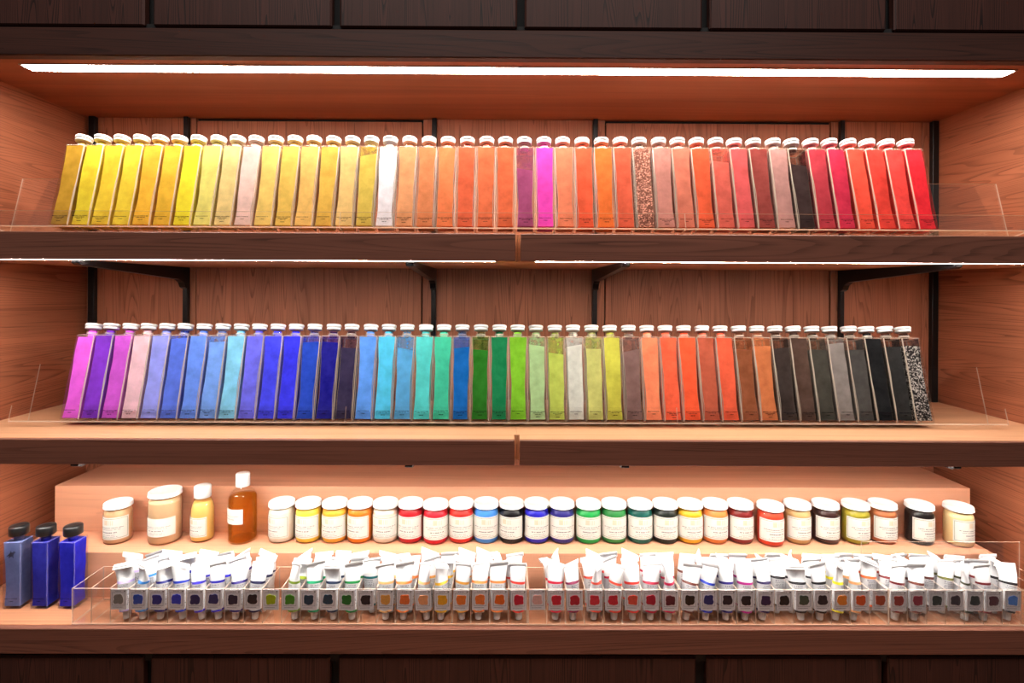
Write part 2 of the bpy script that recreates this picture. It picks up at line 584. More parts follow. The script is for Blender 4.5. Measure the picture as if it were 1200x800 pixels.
led('shelf_led_strip', 'strip light under the lower shelf above the yellow and red paint jars', XL + 0.01, JX - 0.018, YF + 0.014, YF + 0.028, S2B, 0.0022, M['led_low'], 'strip lights under the lower shelf')
led('shelf_led_strip', 'strip light under the lower shelf above the green and brown paint jars', JX + 0.014, XR - 0.01, YF + 0.014, YF + 0.028, S2B, 0.0022, M['led_low'], 'strip lights under the lower shelf')

# ---------------------------------------------------------------- acrylic bottle racks + pigment bottles
TILT = math.radians(14)
BW, BT, BH = 0.0402, 0.0405, 0.1845


def rack(x0, x1, y, z, label):
    root = empty('bottle_rack', ((x0 + x1) / 2, y, z), (-TILT, 0, 0))
    tag(root, label, 'rack', 'clear acrylic bottle racks')
    h = (x1 - x0) / 2 - 0.0006
    mats = [M['acrylic'], M['acrylic_edge_glint']]
    mb = MB(); mb.sheet(-h, h, -0.0045, BT + 0.0008, -0.0034, -0.0006)
    mb.build('seat', mats, root)
    mb = MB(); mb.sheet(-h, h, BT + 0.0012, BT + 0.0036, -0.0034, 0.124)
    mb.build('backrest', mats, root)
    mb = MB(); mb.sheet(-h, h, -0.0072, -0.0048, -0.0034, 0.031)
    mb.build('front_lip', mats, root)
    return root


def bottle_glass_mesh(name, w, t, h, neck_r, neck_h):
    mb = MB()
    c = 0.0016

    def ring(k, z, e=c):
        x0, x1, y0, y1 = -w / 2 + k, w / 2 - k, k, t - k
        return [(x0 + e, y0, z), (x1 - e, y0, z), (x1, y0 + e, z), (x1, y1 - e, z), (x1 - e, y1, z), (x0 + e, y1, z), (x0, y1 - e, z), (x0, y0 + e, z)]
    q = neck_r * 0.98
    e = q * 0.58
    top = [(-q + e, t / 2 - q), (q - e, t / 2 - q), (q, t / 2 - q + e), (q, t / 2 + q - e), (q - e, t / 2 + q), (-q + e, t / 2 + q), (-q, t / 2 + q - e), (-q, t / 2 - q + e)]
    rings = [ring(0.0016, 0, 0.0008), ring(0, 0.0018), ring(0, h - 0.0016), ring(0.0012, h, 0.001), [(x, y, h + 0.0045) for x, y in top]]
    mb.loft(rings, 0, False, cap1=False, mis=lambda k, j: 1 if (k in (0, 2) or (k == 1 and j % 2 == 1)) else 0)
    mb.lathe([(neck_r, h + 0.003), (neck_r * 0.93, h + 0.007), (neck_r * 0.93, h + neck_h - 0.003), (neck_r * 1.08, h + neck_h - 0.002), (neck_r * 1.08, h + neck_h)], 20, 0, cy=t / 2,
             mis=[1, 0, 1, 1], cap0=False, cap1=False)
    return mb


def wave(ph, h):
    def hw(s):
        base = 0.0150 + 0.0030 * s ** 2.5 + 0.0013 * max(0, 1 - s * 6)
        return base + 0.0007 * math.sin(ph[0] + 7.0 * s) + 0.0004 * math.sin(ph[1] + 17 * s)
    return hw


def pigment_mesh(fill, mats, ph, w=BW, t=BT, h=BH, slope=0.0, neck=True, neck_r=0.0080, neck_h=0.020, zb=0.0055):
    """contents filling the inner cavity; slot 0 powder, slot 1 dust film above the level"""
    mb = MB()
    hw = wave(ph, h)
    k = w / BW
    zt = h - 0.0022
    zf = zb + (zt - zb) * fill
    N = 15

    def ring(z, sl=0.0):
        s = (z - zb) / (zt - zb)
        a = hw(max(0, min(1, s))) * k
        y0 = 0.0030 + 0.0006 * math.sin(ph[1] + 6 * s)
        y1 = t - 0.0040
        return [(-a, y0, z - sl * a), (a, y0, z + sl * a), (a, y1, z + sl * a), (-a, y1, z - sl * a)]
    rings = [ring(zb + (zf - zb) * i / N, slope if i == N else 0) for i in range(N + 1)]
    mb.loft(rings, 0, False)
    if fill < 0.985:
        r2 = [ring(zf + (zt - zf) * i / 4, slope if i == 0 else 0) for i in range(5)]
        mb.loft(r2, 1, False, cap0=False, cap1=False)
    if neck and fill > 0.985:
        mb.lathe([(neck_r, zt - 0.0005), (neck_r, h + neck_h * 0.6)], 14, 0, cy=t / 2, sm=True)
    elif neck:
        mb.lathe([(neck_r, zt - 0.0005), (neck_r, h + neck_h * 0.6)], 14, 1, cy=t / 2, sm=True, cap1=False, cap0=False)
    return mb.mesh('pigment', mats)


def inner_highlight_mesh(ph, w=BW, t=BT, h=BH, zb=0.0055):
    """pale strips painting the cavity wall highlight on both sides of the contents"""
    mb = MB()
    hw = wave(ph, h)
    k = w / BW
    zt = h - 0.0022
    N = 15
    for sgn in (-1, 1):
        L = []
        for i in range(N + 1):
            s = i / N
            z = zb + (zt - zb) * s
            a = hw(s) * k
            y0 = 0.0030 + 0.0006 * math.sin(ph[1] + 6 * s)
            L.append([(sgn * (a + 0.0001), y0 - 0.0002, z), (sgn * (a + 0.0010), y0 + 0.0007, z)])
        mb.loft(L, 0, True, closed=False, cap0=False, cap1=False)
    return mb.mesh('inner_wall_highlight', [M['glass_edge_glint']])


def cap_mesh(r, h, m):
    mb = MB()
    mb.lathe([(r * 0.90, 0), (r * 0.95, 0.0006), (r * 0.95, h * 0.34), (r * 0.86, h * 0.40), (r * 0.86, h * 0.50), (r * 0.99, h * 0.56), (r, h * 0.66), (r, h * 0.88), (r * 0.94, h), (r * 0.4, h * 1.04)], 26, 0)
    return mb.mesh('cap', [m])


def print_mesh(lines, w, t_off=-0.00025):
    """fine dark lettering blocks on the front of the glass"""
    mb = MB()
    rnd = random.Random(lines * 31 + 5)
    z = 0.0210
    for L in range(lines):
        wid = [0.72, 0.5, 0.26][min(L + (0 if lines > 2 else (0 if L == 0 else 1)), 2)] * w * (0.85 + 0.3 * rnd.random())
        if L == lines - 1:
            z -= 0.0022
            wid = 0.2 * w
        x = -wid / 2
        while x < wid / 2:
            ww = 0.0006 + 0.0006 * rnd.random()
            mb.quad((x, t_off, z), (x + ww, t_off, z), (x + ww, t_off, z + 0.0018), (x, t_off, z + 0.0018))
            x += ww + 0.00035 + (0.0008 if rnd.random() < 0.15 else 0)
        z -= 0.0029
    return mb.mesh('printed_name', [M['ink']])


glass_me = bottle_glass_mesh('bottle_glass', BW, BT, BH, 0.0118, 0.0200).mesh('bottle_glass', [M['glass'], M['glass_edge_glint']])
cap_me = cap_mesh(0.0163, 0.0122, M['cap_white'])
print_mes = [print_mesh(k, BW) for k in (2, 3, 4)]

ROW1 = [('amber olive', (198, 156, 34)), ('bright yellow', (250, 222, 44)), ('canary yellow', (250, 212, 46)), ('sunny yellow', (252, 218, 50)), ('golden yellow', (250, 190, 44)),
        ('yellow ochre', (236, 190, 44)), ('vivid lemon', (252, 232, 40)), ('greenish lemon', (228, 222, 104)), ('pale straw', (230, 208, 122)), ('pinkish cream', (232, 200, 172)),
        ('straw yellow', (232, 202, 96)), ('mustard', (226, 192, 78)), ('buff yellow', (236, 194, 94)), ('dark mustard', (222, 182, 66)), ('sand yellow', (226, 194, 108)),
        ('olive gold', (210, 188, 70), 0.90), ('white', (240, 228, 234)), ('apricot', (240, 178, 116)), ('tan orange', (230, 150, 92)), ('light orange', (244, 142, 82)),
        ('burnt orange', (234, 112, 68)), ('melon orange', (238, 126, 76)), ('rust orange', (232, 116, 68)), ('mauve', (172, 82, 126), 0.72), ('magenta', (244, 70, 186)),
        ('coral', (246, 148, 104)), ('red orange', (246, 104, 62)), ('bright orange', (252, 132, 54)), ('terracotta', (232, 106, 70)), ('speckled pink brown', (196, 134, 108), 1.0, 'speck'),
        ('dusty pink', (210, 150, 130)), ('salmon brown', (222, 132, 102)), ('vermilion', (238, 102, 58)), ('faded salmon', (222, 106, 86), 0.83), ('rose', (222, 96, 92)),
        ('maroon brown', (156, 70, 60)), ('grey beige', (192, 150, 136)), ('dark umber', (66, 44, 40), 0.80), ('dull crimson', (192, 58, 70)), ('raspberry', (214, 42, 76)),
        ('tomato red', (236, 74, 54)), ('brick scarlet', (228, 60, 48)), ('strawberry red', (236, 64, 58)), ('cherry red', (230, 32, 46))]
ROW2 = [('pink violet', (246, 100, 246), 0.985), ('violet', (132, 52, 212)), ('orchid', (202, 84, 212)), ('pale pink', (234, 188, 204)), ('periwinkle', (142, 148, 240)),
        ('cornflower blue', (84, 112, 224), 0.97), ('light cornflower', (98, 138, 240)), ('powder blue', (110, 154, 236), 0.93), ('pale sky blue', (124, 196, 236)), ('lavender blue', (104, 104, 236)),
        ('ultramarine', (62, 66, 236)), ('deep ultramarine', (50, 50, 232)), ('cobalt', (30, 68, 190), 0.93), ('navy', (20, 16, 134), 0.93), ('dark aubergine', (54, 44, 82), 0.86),
        ('azure', (88, 148, 240)), ('bright cyan', (76, 192, 236)), ('steel cyan', (82, 160, 216), 0.85), ('turquoise', (80, 204, 204)), ('sea green', (60, 190, 156)),
        ('peacock blue', (4, 100, 184), 0.87), ('forest green', (34, 112, 24), 0.84), ('emerald', (14, 126, 76)), ('lime green', (126, 194, 42)), ('pale sage', (170, 204, 146), 0.90),
        ('moss yellow', (180, 196, 86), 0.80), ('greyish white', (212, 212, 202), 0.90), ('khaki', (196, 196, 112), 0.86), ('olive yellow', (196, 192, 72)), ('taupe', (126, 94, 90), 0.84),
        ('peach coral', (248, 132, 94)), ('red coral', (238, 94, 62)), ('orange vermilion', (246, 88, 50)), ('chestnut', (180, 84, 60)), ('burnt sienna', (222, 88, 58)),
        ('raw umber', (136, 74, 44), 0.86), ('caramel', (192, 108, 64), 0.90), ('blackish brown', (60, 46, 42), 0.88), ('dark brown', (88, 62, 52)), ('olive charcoal', (70, 66, 58), 0.86),
        ('medium grey', (128, 118, 114), 0.94), ('slate grey', (78, 74, 72), 0.86), ('jet black', (16, 16, 20)), ('soot black', (44, 42, 42), 0.90), ('black and white speckled', (64, 56, 58), 0.91, 'speck')]


def bottle_row(rows, u0, u1, v, d, z, word, seed):
    rnd = random.Random(seed)
    xa, xb = P(u0, v, d).x, P(u1, v, d).x
    n = len(rows)
    for i, r in enumerate(rows):
        name, c = r[0], r[1]
        fill = r[2] if len(r) > 2 else 1.0
        speck = len(r) > 3
        x = xa + (xb - xa) * i / (n - 1)
        root = empty('pigment_bottle', (x, d, z), (-TILT + rnd.uniform(-.004, .004), 0, rnd.uniform(-.012, .012)))
        if i == 0:
            lab = 'slim glass bottle of %s pigment, at the left end of the %s row' % (name, word)
        elif i == n - 1:
            lab = 'glass bottle of %s pigment, at the right end of the %s row' % (name, word)
        else:
            lab = '%s row bottle of %s pigment, between %s and %s' % (word, name, rows[i - 1][0], rows[i + 1][0])
        tag(root, lab, 'bottle', 'pigment bottles in the %s row' % word)
        link('bottle_glass', glass_me, root)
        ph = (rnd.uniform(0, 6.28), rnd.uniform(0, 6.28))
        if word == 'upper' and i < 17 and c[2] < 200:
            c = (c[0], c[1] * 0.955, min(255, c[2] + 8))
        if word == 'upper' and 16 < i < 40:
            c = tuple(q * 0.94 for q in c[:1]) + (c[1] * 0.86, c[2] * 0.90) if c[2] < 180 else c
        if max(c) < 95:
            c = tuple(q * 0.85 for q in c)
        pm = powder_mat('pigment_' + name.replace(' ', '_'), lin(c), speck, lin((206, 196, 190)) if name.startswith('black') else None)
        fm = film_mat('dust_' + name.replace(' ', '_'), lin(c), 0.36) if fill < 0.985 else pm
        link('pigment', pigment_mesh(fill, [pm, fm], ph, slope=rnd.uniform(-.22, .22) if fill < 0.985 else 0), root)
        link('inner_wall_highlight', inner_highlight_mesh(ph), root)
        link('cap', cap_me, root, (0, BT / 2, BH + 0.0150))
        link('printed_name', print_mes[rnd.randrange(3)], root, (rnd.uniform(-.001, .001), 0, rnd.uniform(-.001, .001)))


D1, D2 = 1.100, 1.146
ZB1 = P(590, 267.2, D1).z
ZB2 = S2T + BT * math.sin(TILT) + 0.0026
bottle_row(ROW1, 66.9, 1089.6, 267, D1, ZB1, 'upper', 3)
bottle_row(ROW2, 80.0, 1085.6, 494, D2, ZB2, 'lower', 4)
for (d, z, v, words) in ((D1, ZB1, 267, [('upper', 'the yellow bottles'), ('upper', 'the orange and magenta bottles'), ('upper', 'the rose and red bottles')]),
                         (D2, ZB2, 494, [('lower', 'the violet and blue bottles'), ('lower', 'the turquoise and green bottles'), ('lower', 'the brown and black bottles')])):
    xs = [-1.045, -0.3345, 0.371, 1.077]
    for k in range(3):
        rack(xs[k], xs[k + 1], d, z, 'clear acrylic rack on the %s shelf holding %s' % words[k])

# ---------------------------------------------------------------- three small blue bottles with black caps
SW, ST, SH = 0.0362, 0.0365, 0.1385
sg = bottle_glass_mesh('blue_bottle_glass', SW, ST, SH, 0.0112, 0.012).mesh('bottle_glass', [M['glass'], M['glass_edge_glint_soft']])
mb = MB()
mb.lathe([(0.0155, 0), (0.0172, 0.0012), (0.0172, 0.0165), (0.0160, 0.0185), (0.008, 0.0190)], 28, 0)
scap = mb.mesh('cap', [M['cap_black']])
for k, (u, nm, c) in enumerate([(13.6, 'dusty grey blue', (104, 116, 172)), (45.6, 'deep blue', (44, 46, 178)), (77.6, 'bright ultramarine', (38, 38, 206))]):
    p = PZ(u, 713.5, CT + 0.0006)
    lab = ['upright bottle of dusty grey blue pigment with black cap on the counter', 'upright bottle of deep blue pigment with black cap, middle of the three on the counter',
           'upright bottle of bright ultramarine pigment with black cap beside the tube tray'][k]
    root = empty('blue_pigment_bottle', (p.x, 1.1110, CT + 0.0006), (0, 0, [0.03, -0.01, -0.03][k]))
    tag(root, lab, 'bottle', 'black capped blue bottles on the counter')
    link('bottle_glass', sg, root)
    ph = (1.3 + k, 2.2 * k)
    pm = powder_mat('pigment_' + nm.replace(' ', '_'), lin(c))
    link('pigment', pigment_mesh(1.0, [pm, pm], ph, SW * 1.02, ST, SH, neck_r=0.0085, neck_h=0.012), root)
    link('cap', scap, root, (0, ST / 2, SH + 0.0088))
    link('printed_name', print_mes[0], root, (0, 0, 0.0))
    if k == 0:
        mb = MB()
        # little dark animal emblem: body, head, tail, legs, wing
        for pts in ([(-.006, .110), (-.002, .108), (.004, .110), (.006, .115), (.003, .118), (-.002, .116), (-.005, .114)],
                    [(.004, .115), (.008, .116), (.0085, .119), (.005, .121), (.003, .118)],
                    [(-.005, .113), (-.0085, .111), (-.0095, .108), (-.0075, .109), (-.004, .111)],
                    [(-.004, .110), (-.0055, .106), (-.0035, .106), (-.002, .109)], [(.002, .110), (.003, .106), (.005, .106), (.004, .111)],
                    [(-.003, .115), (-.001, .121), (.001, .118), (.001, .115)]):
            i0 = len(mb.v)
            mb.v += [(p[0], -0.0003, p[1]) for p in pts]
            mb.face(range(i0, i0 + len(pts)))
        mb.build('emblem', M['ink'], root)

# ---------------------------------------------------------------- paint jars
def arc_label(mb, r, z0, z1, a0, a1, mi=0, n=20, off=0.0):
    L = []
    for i in range(n + 1):
        a = a0 + (a1 - a0) * i / n
        L.append([((r + off) * math.sin(a), -(r + off) * math.cos(a), z0), ((r + off) * math.sin(a), -(r + off) * math.cos(a), z1)])
    mb.loft(L, mi, True, closed=False, cap0=False, cap1=False)


def label_mesh(r, z0, z1, span, seed, rows=5, border=True, square=True):
    rnd = random.Random(seed)
    mb = MB()
    arc_label(mb, r, z0, z1, -span, span, 0, 24)
    h = z1 - z0
    inn = span * 0.93 if border else span
    o1, o2 = 0.00012, 0.00016
    if border:
        bw = 0.0006
        za, zb = z0 + h * 0.06, z1 - h * 0.06
        arc_label(mb, r, za, za + bw, -inn, inn, 1, 24, o1)
        arc_label(mb, r, zb - bw, zb, -inn, inn, 1, 24, o1)
        for s in (-1, 1):
            arc_label(mb, r, za, zb, s * inn - bw / r / 2, s * inn + bw / r / 2, 1, 1, o1)
    if square:
        arc_label(mb, r, z0 + h * 0.66, z0 + h * 0.88, -0.36, -0.05, 3, 3, o2)
        for k in range(3):
            arc_label(mb, r, z0 + h * 0.66, z0 + h * 0.86, 0.05 + 0.12 * k, 0.09 + 0.12 * k, 3, 1, o2)
    specs = [(0.52, 0.62, 0.030), (0.44, 0.50, 0.02), (0.30, 0.36, 0.045), (0.20, 0.30, 0.02), (0.12, 0.40, 0.02)]
    for q, half, th in specs[:rows]:
        a = -half * span * 0.9 * 1.3
        e = -a
        while a < e:
            wv = 0.035 + 0.05 * rnd.random()
            arc_label(mb, r, z0 + h * q, z0 + h * (q + th), a, min(e, a + wv), 2, 1, o2)
            a += wv + 0.025 + (0.06 if rnd.random() < 0.2 else 0)
    return mb.mesh('paper_label', [M['paper'], M['print_green'], M['print'], M['print_pale']])


M['print_pale'] = plain('pale_beige_print', lin((214, 196, 170)), 0.7)


def jar_meshes(r, h):
    lid_h = 0.0095
    hb = h - lid_h
    rn = r * 0.90
    g = MB()
    g.lathe([(r * 0.80, 0), (r * 0.93, 0.0012), (r * 0.985, 0.0045), (r * 0.985, hb - 0.014), (r * 0.965, hb - 0.0095), (rn * 1.0, hb - 0.006), (rn * 0.97, hb - 0.001)], 36, 0, cap1=False)
    c = MB()
    q = 0.0016
    c.lathe([(r * 0.76, q), (r * 0.88, q + 0.001), (r * 0.945, 0.006), (r * 0.945, hb - 0.0145), (r * 0.925, hb - 0.0105), (rn * 0.93, hb - 0.0075), (rn * 0.90, hb - 0.003)], 36, 0)
    l = MB()
    l.lathe([(r * 0.97, hb - 0.0005), (r * 1.0, hb), (r * 1.0, hb + 0.0015), (r * 0.985, hb + 0.002), (r * 0.985, hb + lid_h - 0.0025), (r * 0.965, hb + lid_h - 0.0008), (r * 0.93, hb + lid_h), (r * 0.90, hb + lid_h - 0.0006), (r * 0.3, hb + lid_h - 0.0006)], 40, 0)
    return g.mesh('jar_glass', [M['glass']]), c, l.mesh('lid', [M['cap_white']])


def paint_mat(name, c):
    return plain(name, c, 0.3, spec=0.4, var=0.08, vscale=60)


JR, JH = 0.0288, 0.0870
jg, jc, jl = jar_meshes(JR, JH)
jar_labels = [label_mesh(JR * 0.985 + 0.0003, 0.0125, 0.0610, 1.40, s) for s in range(4)]
JARS = [(138.8, 1.214, 'beige', (222, 176, 132), -4), (330.5, 1.222, 'creamy white', (240, 228, 208), -30), (361.8, 1.222, 'lemon yellow', (250, 214, 74), -14), (392.7, 1.222, 'golden yellow', (250, 184, 62), -10), (422.3, 1.222, 'orange', (244, 136, 42), -26),
        (452, 1.222, 'ivory', (244, 226, 204), 0), (481.5, 1.222, 'blood red', (206, 34, 44), -12), (510.7, 1.217, 'crimson', (222, 40, 56), 16), (540.6, 1.222, 'light red', (232, 58, 50), -2), (569.8, 1.222, 'sky blue', (70, 146, 236), 2),
        (599.4, 1.222, 'black', (24, 20, 24), -22), (628.8, 1.222, 'ultramarine', (40, 34, 190), 8), (658.3, 1.222, 'indigo', (46, 40, 128), 3), (689.5, 1.221, 'bright green', (34, 166, 78), 0), (719.2, 1.222, 'leaf green', (48, 136, 66), 4),
        (749.5, 1.222, 'dark teal', (20, 94, 84), 4), (779.2, 1.222, 'blackish green', (38, 44, 38), 4), (808.2, 1.222, 'warm yellow', (250, 190, 50), 6), (837.5, 1.222, 'peach orange', (240, 142, 74), 8), (867.2, 1.222, 'brownish red', (132, 40, 38), 10),
        (902.6, 1.211, 'vermilion', (222, 72, 46), 6), (934, 1.221, 'khaki beige', (206, 168, 112), 10), (967, 1.222, 'dark brown', (62, 34, 30), 10), (1002.4, 1.220, 'olive', (172, 160, 54), 12), (1034, 1.222, 'reddish tan', (192, 112, 70), 12),
        (1077.2, 1.217, 'brownish black', (30, 24, 24), 18), (1123, 1.208, 'pale cream', (250, 218, 160), 22)]
for i, (u, d, nm, c, yaw) in enumerate(JARS):
    x = P(u, 588, d).x
    # turn the label towards where it faces in the photo (yaw is measured from the sight line)
    root = empty('paint_jar', (x, d, R1T + 0.0003), (0, 0, math.radians(yaw)))
    if i == 0:
        lab = 'white lidded jar of beige paste, standing apart left of the larger beige jar'
    elif i == 1:
        lab = 'white lidded glass jar of creamy white paint beside the amber oil bottle'
    elif i == len(JARS) - 1:
        lab = 'white lidded glass jar of pale cream paint at the right end of the riser'
    else:
        lab = 'white lidded jar of %s paint, between the %s and %s jars' % (nm, JARS[i - 1][2], JARS[i + 1][2])
    tag(root, lab, 'jar', 'paint jars on the riser')
    link('jar_glass', jg, root)
    link('paint', jc.mesh('paint', [paint_mat('paint_' + nm.replace(' ', '_'), lin(c))]), root)
    link('lid', jl, root)
    link('paper_label', jar_labels[i % 4], root)

# large beige jar
x = P(194.5, 575, 1.218).x
root = empty('large_paste_jar', (x, 1.216, R1T + 0.0003), (0, 0, math.radians(-2)))
tag(root, 'largest jar on the riser, filled with beige paste under a wide white lid', 'jar')
g, c, l = jar_meshes(0.0342, 0.1125)
link('jar_glass', g, root)
link('paste', c.mesh('paste', [paint_mat('paint_large_beige', lin((224, 182, 140)))]), root)
link('lid', l, root)
link('paper_label', label_mesh(0.0342 * 0.985 + 0.0003, 0.020, 0.0600, 1.2, 9, 5, False, False), root)

# small milky bottle with white cap
x = P(237.5, 600, 1.222).x
root = empty('medium_bottle', (x, 1.222, R1T + 0.0003), (0, 0, math.radians(-18)))
tag(root, 'small bottle of yellowish medium with tall white cap beside the large beige jar', 'bottle')
r = 0.0245
g = MB(); g.lathe([(r * 0.82, 0), (r * 0.96, 0.0015), (r, 0.005), (r, 0.060), (r * 0.97, 0.071), (r * 0.86, 0.082), (r * 0.66, 0.0915), (r * 0.60, 0.095), (r * 0.60, 0.100)], 36, 0, cap1=False)
g.build('bottle_glass', M['glass'], root)
g = MB(); q = 0.95
g.lathe([(r * 0.78, 0.0015), (r * 0.91, 0.003), (r * q, 0.006), (r * q, 0.060), (r * q * 0.97, 0.070), (r * q * 0.88, 0.080), (r * q * 0.72, 0.0875)], 36, 0)
g.build('medium', paint_mat('paint_medium', lin((244, 196, 110))), root)
g = MB(); g.lathe([(0.0165, 0.0945), (0.0178, 0.0955), (0.0178, 0.118), (0.0165, 0.1205), (0.008, 0.1210)], 36, 0)
g.build('cap', M['cap_white'], root)
link('paper_label', label_mesh(r + 0.0003, 0.0130, 0.0560, 1.15, 12, 5), root)

# amber oil bottle
x = P(285.5, 600, 1.222).x
root = empty('oil_bottle', (x, 1.218, R1T + 0.0003), (0, 0, math.radians(-34)))
tag(root, 'tall bottle of clear amber oil with a white cap and white label', 'bottle')
r = 0.0308
prof = [(r * 0.86, 0), (r * 0.97, 0.0015), (r, 0.005), (r, 0.092), (r * 0.96, 0.101), (r * 0.80, 0.110), (r * 0.55, 0.1165), (r * 0.42, 0.1195), (r * 0.42, 0.126)]
g = MB(); g.lathe(prof, 40, 0, cap1=False)
g.build('bottle_glass', M['glass'], root)
g = MB(); g.lathe([(r * 0.82, 0.004), (r * 0.93, 0.0055), (r * 0.945, 0.008), (r * 0.945, 0.0960), (r * 0.90, 0.1000), (r * 0.5, 0.1005)], 40, 0)
g.build('oil', glass_mat('amber_oil', (0.93, 0.70, 0.30), 0.05, 0.6, 1.33), root)
g = MB(); g.lathe([(0.0142, 0.1215), (0.0150, 0.1225), (0.0150, 0.1475), (0.0138, 0.1500), (0.006, 0.1505)], 36, 0)
g.build('cap', M['cap_white'], root)
link('paper_label', label_mesh(r + 0.0003, 0.046, 0.0790, 1.05, 14, 3, False, False), root)

# ---------------------------------------------------------------- swatch cards, trays and paint tubes
DT = 1.0610                    # front of the trays
PITCH = 22.29
U0 = 139.3


def cx(i, d=DT + 0.004):
    return P(U0 + PITCH * i, 703, d).x


CARDS = [('grey beige', (140, 134, 128)), ('cobalt blue', (16, 80, 190)), ('deep ultramarine', (30, 40, 140)), ('bright ultramarine', (42, 62, 208)), ('dark indigo', (34, 34, 98)), ('navy', (34, 40, 108)),
         ('blackish indigo', (30, 26, 62)), ('violet black', (22, 18, 34)), ('lime', (176, 196, 20)), ('leaf green', (68, 150, 36)), ('petrol blue', (6, 60, 86)), ('dark petrol', (12, 64, 90)),
         ('emerald green', (14, 120, 46)), ('navy black', (14, 14, 34)), ('sandy yellow', (240, 172, 84)), ('orange', (246, 122, 58)), ('peach', (244, 170, 118)), ('golden', (246, 178, 36)),
         ('pumpkin', (250, 132, 52)), ('tangerine', (252, 132, 58)), ('deep orange', (246, 112, 30)), ('crimson', (214, 24, 62)), ('pale pink', (236, 184, 178)), ('bright crimson', (220, 26, 60)),
         ('dark crimson', (190, 12, 50)), ('rose red', (228, 46, 70)), ('scarlet rose', (224, 38, 62)), ('coral red', (238, 88, 70)), ('carmine', (190, 12, 54)), ('dark wine', (98, 14, 40)),
         ('brown black', (30, 16, 16)), ('royal blue', (24, 38, 116)), ('plum black', (28, 18, 42)), ('ink black', (14, 14, 30)), ('deep purple', (50, 22, 80)), ('black', (16, 14, 24)),
         ('mottled grey green', (66, 82, 70)), ('indigo black', (20, 18, 38)), ('bright orange', (248, 146, 50)), ('orange red', (230, 90, 30)), ('brick', (176, 68, 40)), ('brick red', (164, 48, 36)),
         ('dark cherry', (160, 12, 48)), ('olive black', (36, 38, 24)), ('aubergine', (52, 16, 36)), ('green black', (26, 32, 16)), ('maroon', (98, 14, 38)), ('sky blue', (84, 146, 244))]
CW, CH = 0.0315, 0.0395
card_me = MB()
card_me.box(-CW / 2, CW / 2, 0.0, 0.0007, 0, CH)
card_me = card_me.mesh('card_sheet', [M['card']])


def card_print_mesh():
    mb = MB()
    y = -0.0002
    # thin frame
    a0, a1, z0, z1, t = -0.0125, 0.0125, 0.0080, 0.0335, 0.0006
    for q in ((a0, a1, z0, z0 + t), (a0, a1, z1 - t, z1), (a0, a0 + t, z0, z1), (a1 - t, a1, z0, z1)):
        mb.quad((q[0], y, q[2]), (q[1], y, q[2]), (q[1], y, q[3]), (q[0], y, q[3]), 0)
    x = -0.006
    for k in range(4):
        mb.quad((x, y, 0.0353), (x + 0.0018, y, 0.0353), (x + 0.0018, y, 0.0367), (x, y, 0.0367), 0)
        x += 0.0030
    x = -0.0115
    for k in range(9):
        mb.quad((x, y, 0.0040), (x + 0.0016, y, 0.0040), (x + 0.0016, y, 0.0052), (x, y, 0.0052), 0)
        x += 0.0022
    n = 10
    i0 = len(mb.v)
    mb.v += [(0.0118 + 0.0014 * math.cos(2 * PI * k / n), y, 0.0362 + 0.0014 * math.sin(2 * PI * k / n)) for k in range(n)]
    mb.face(range(i0, i0 + n), 1)
    return mb.mesh('card_print', [M['print_tube'], M['print_dark']])


card_print = card_print_mesh()
rnd = random.Random(21)
for i, (nm, c) in enumerate(CARDS):
    root = empty('swatch_card', (cx(i) + rnd.uniform(-.0008, .0008), DT + 0.0036, CT + 0.0285 + rnd.uniform(-.0006, .0006)), (0, rnd.uniform(-.025, .025), 0))
    if i == 0:
        lab = 'white swatch card with a grey beige patch, at the left end of the trays'
    elif i == len(CARDS) - 1:
        lab = 'white swatch card with a sky blue patch, at the right end of the trays'
    else:
        lab = 'white swatch card with %s patch, between the %s and %s cards' % (nm, CARDS[i - 1][0], CARDS[i + 1][0])
    tag(root, lab, 'swatch card', 'colour swatch cards on the tube trays')
    link('card_sheet', card_me, root)
    link('card_print', card_print, root)
    mb = MB()
    n = 28
    ph = [rnd.uniform(0, 6.28) for _ in range(3)]
    pts = []
    for k in range(n):
        a = 2 * PI * k / n
        rr = 1.0 / (abs(math.cos(a)) ** 5 + abs(math.sin(a)) ** 5) ** 0.2
        rr *= 1 + 0.05 * math.sin(3 * a + ph[0]) + 0.05 * math.sin(5 * a + ph[1]) + 0.03 * math.sin(8 * a + ph[2])
        pts.append((0.0092 * rr * math.cos(a), 0.0205 + 0.0092 * rr * math.sin(a)))
    mb.prism([(p[0], p[1]) for p in pts], 'Y', -0.0007, -0.0001)
    mb.build('paint_swatch', plain('swatch_' + nm.replace(' ', '_'), lin(c), 0.45, var=0.3, vscale=260), root)

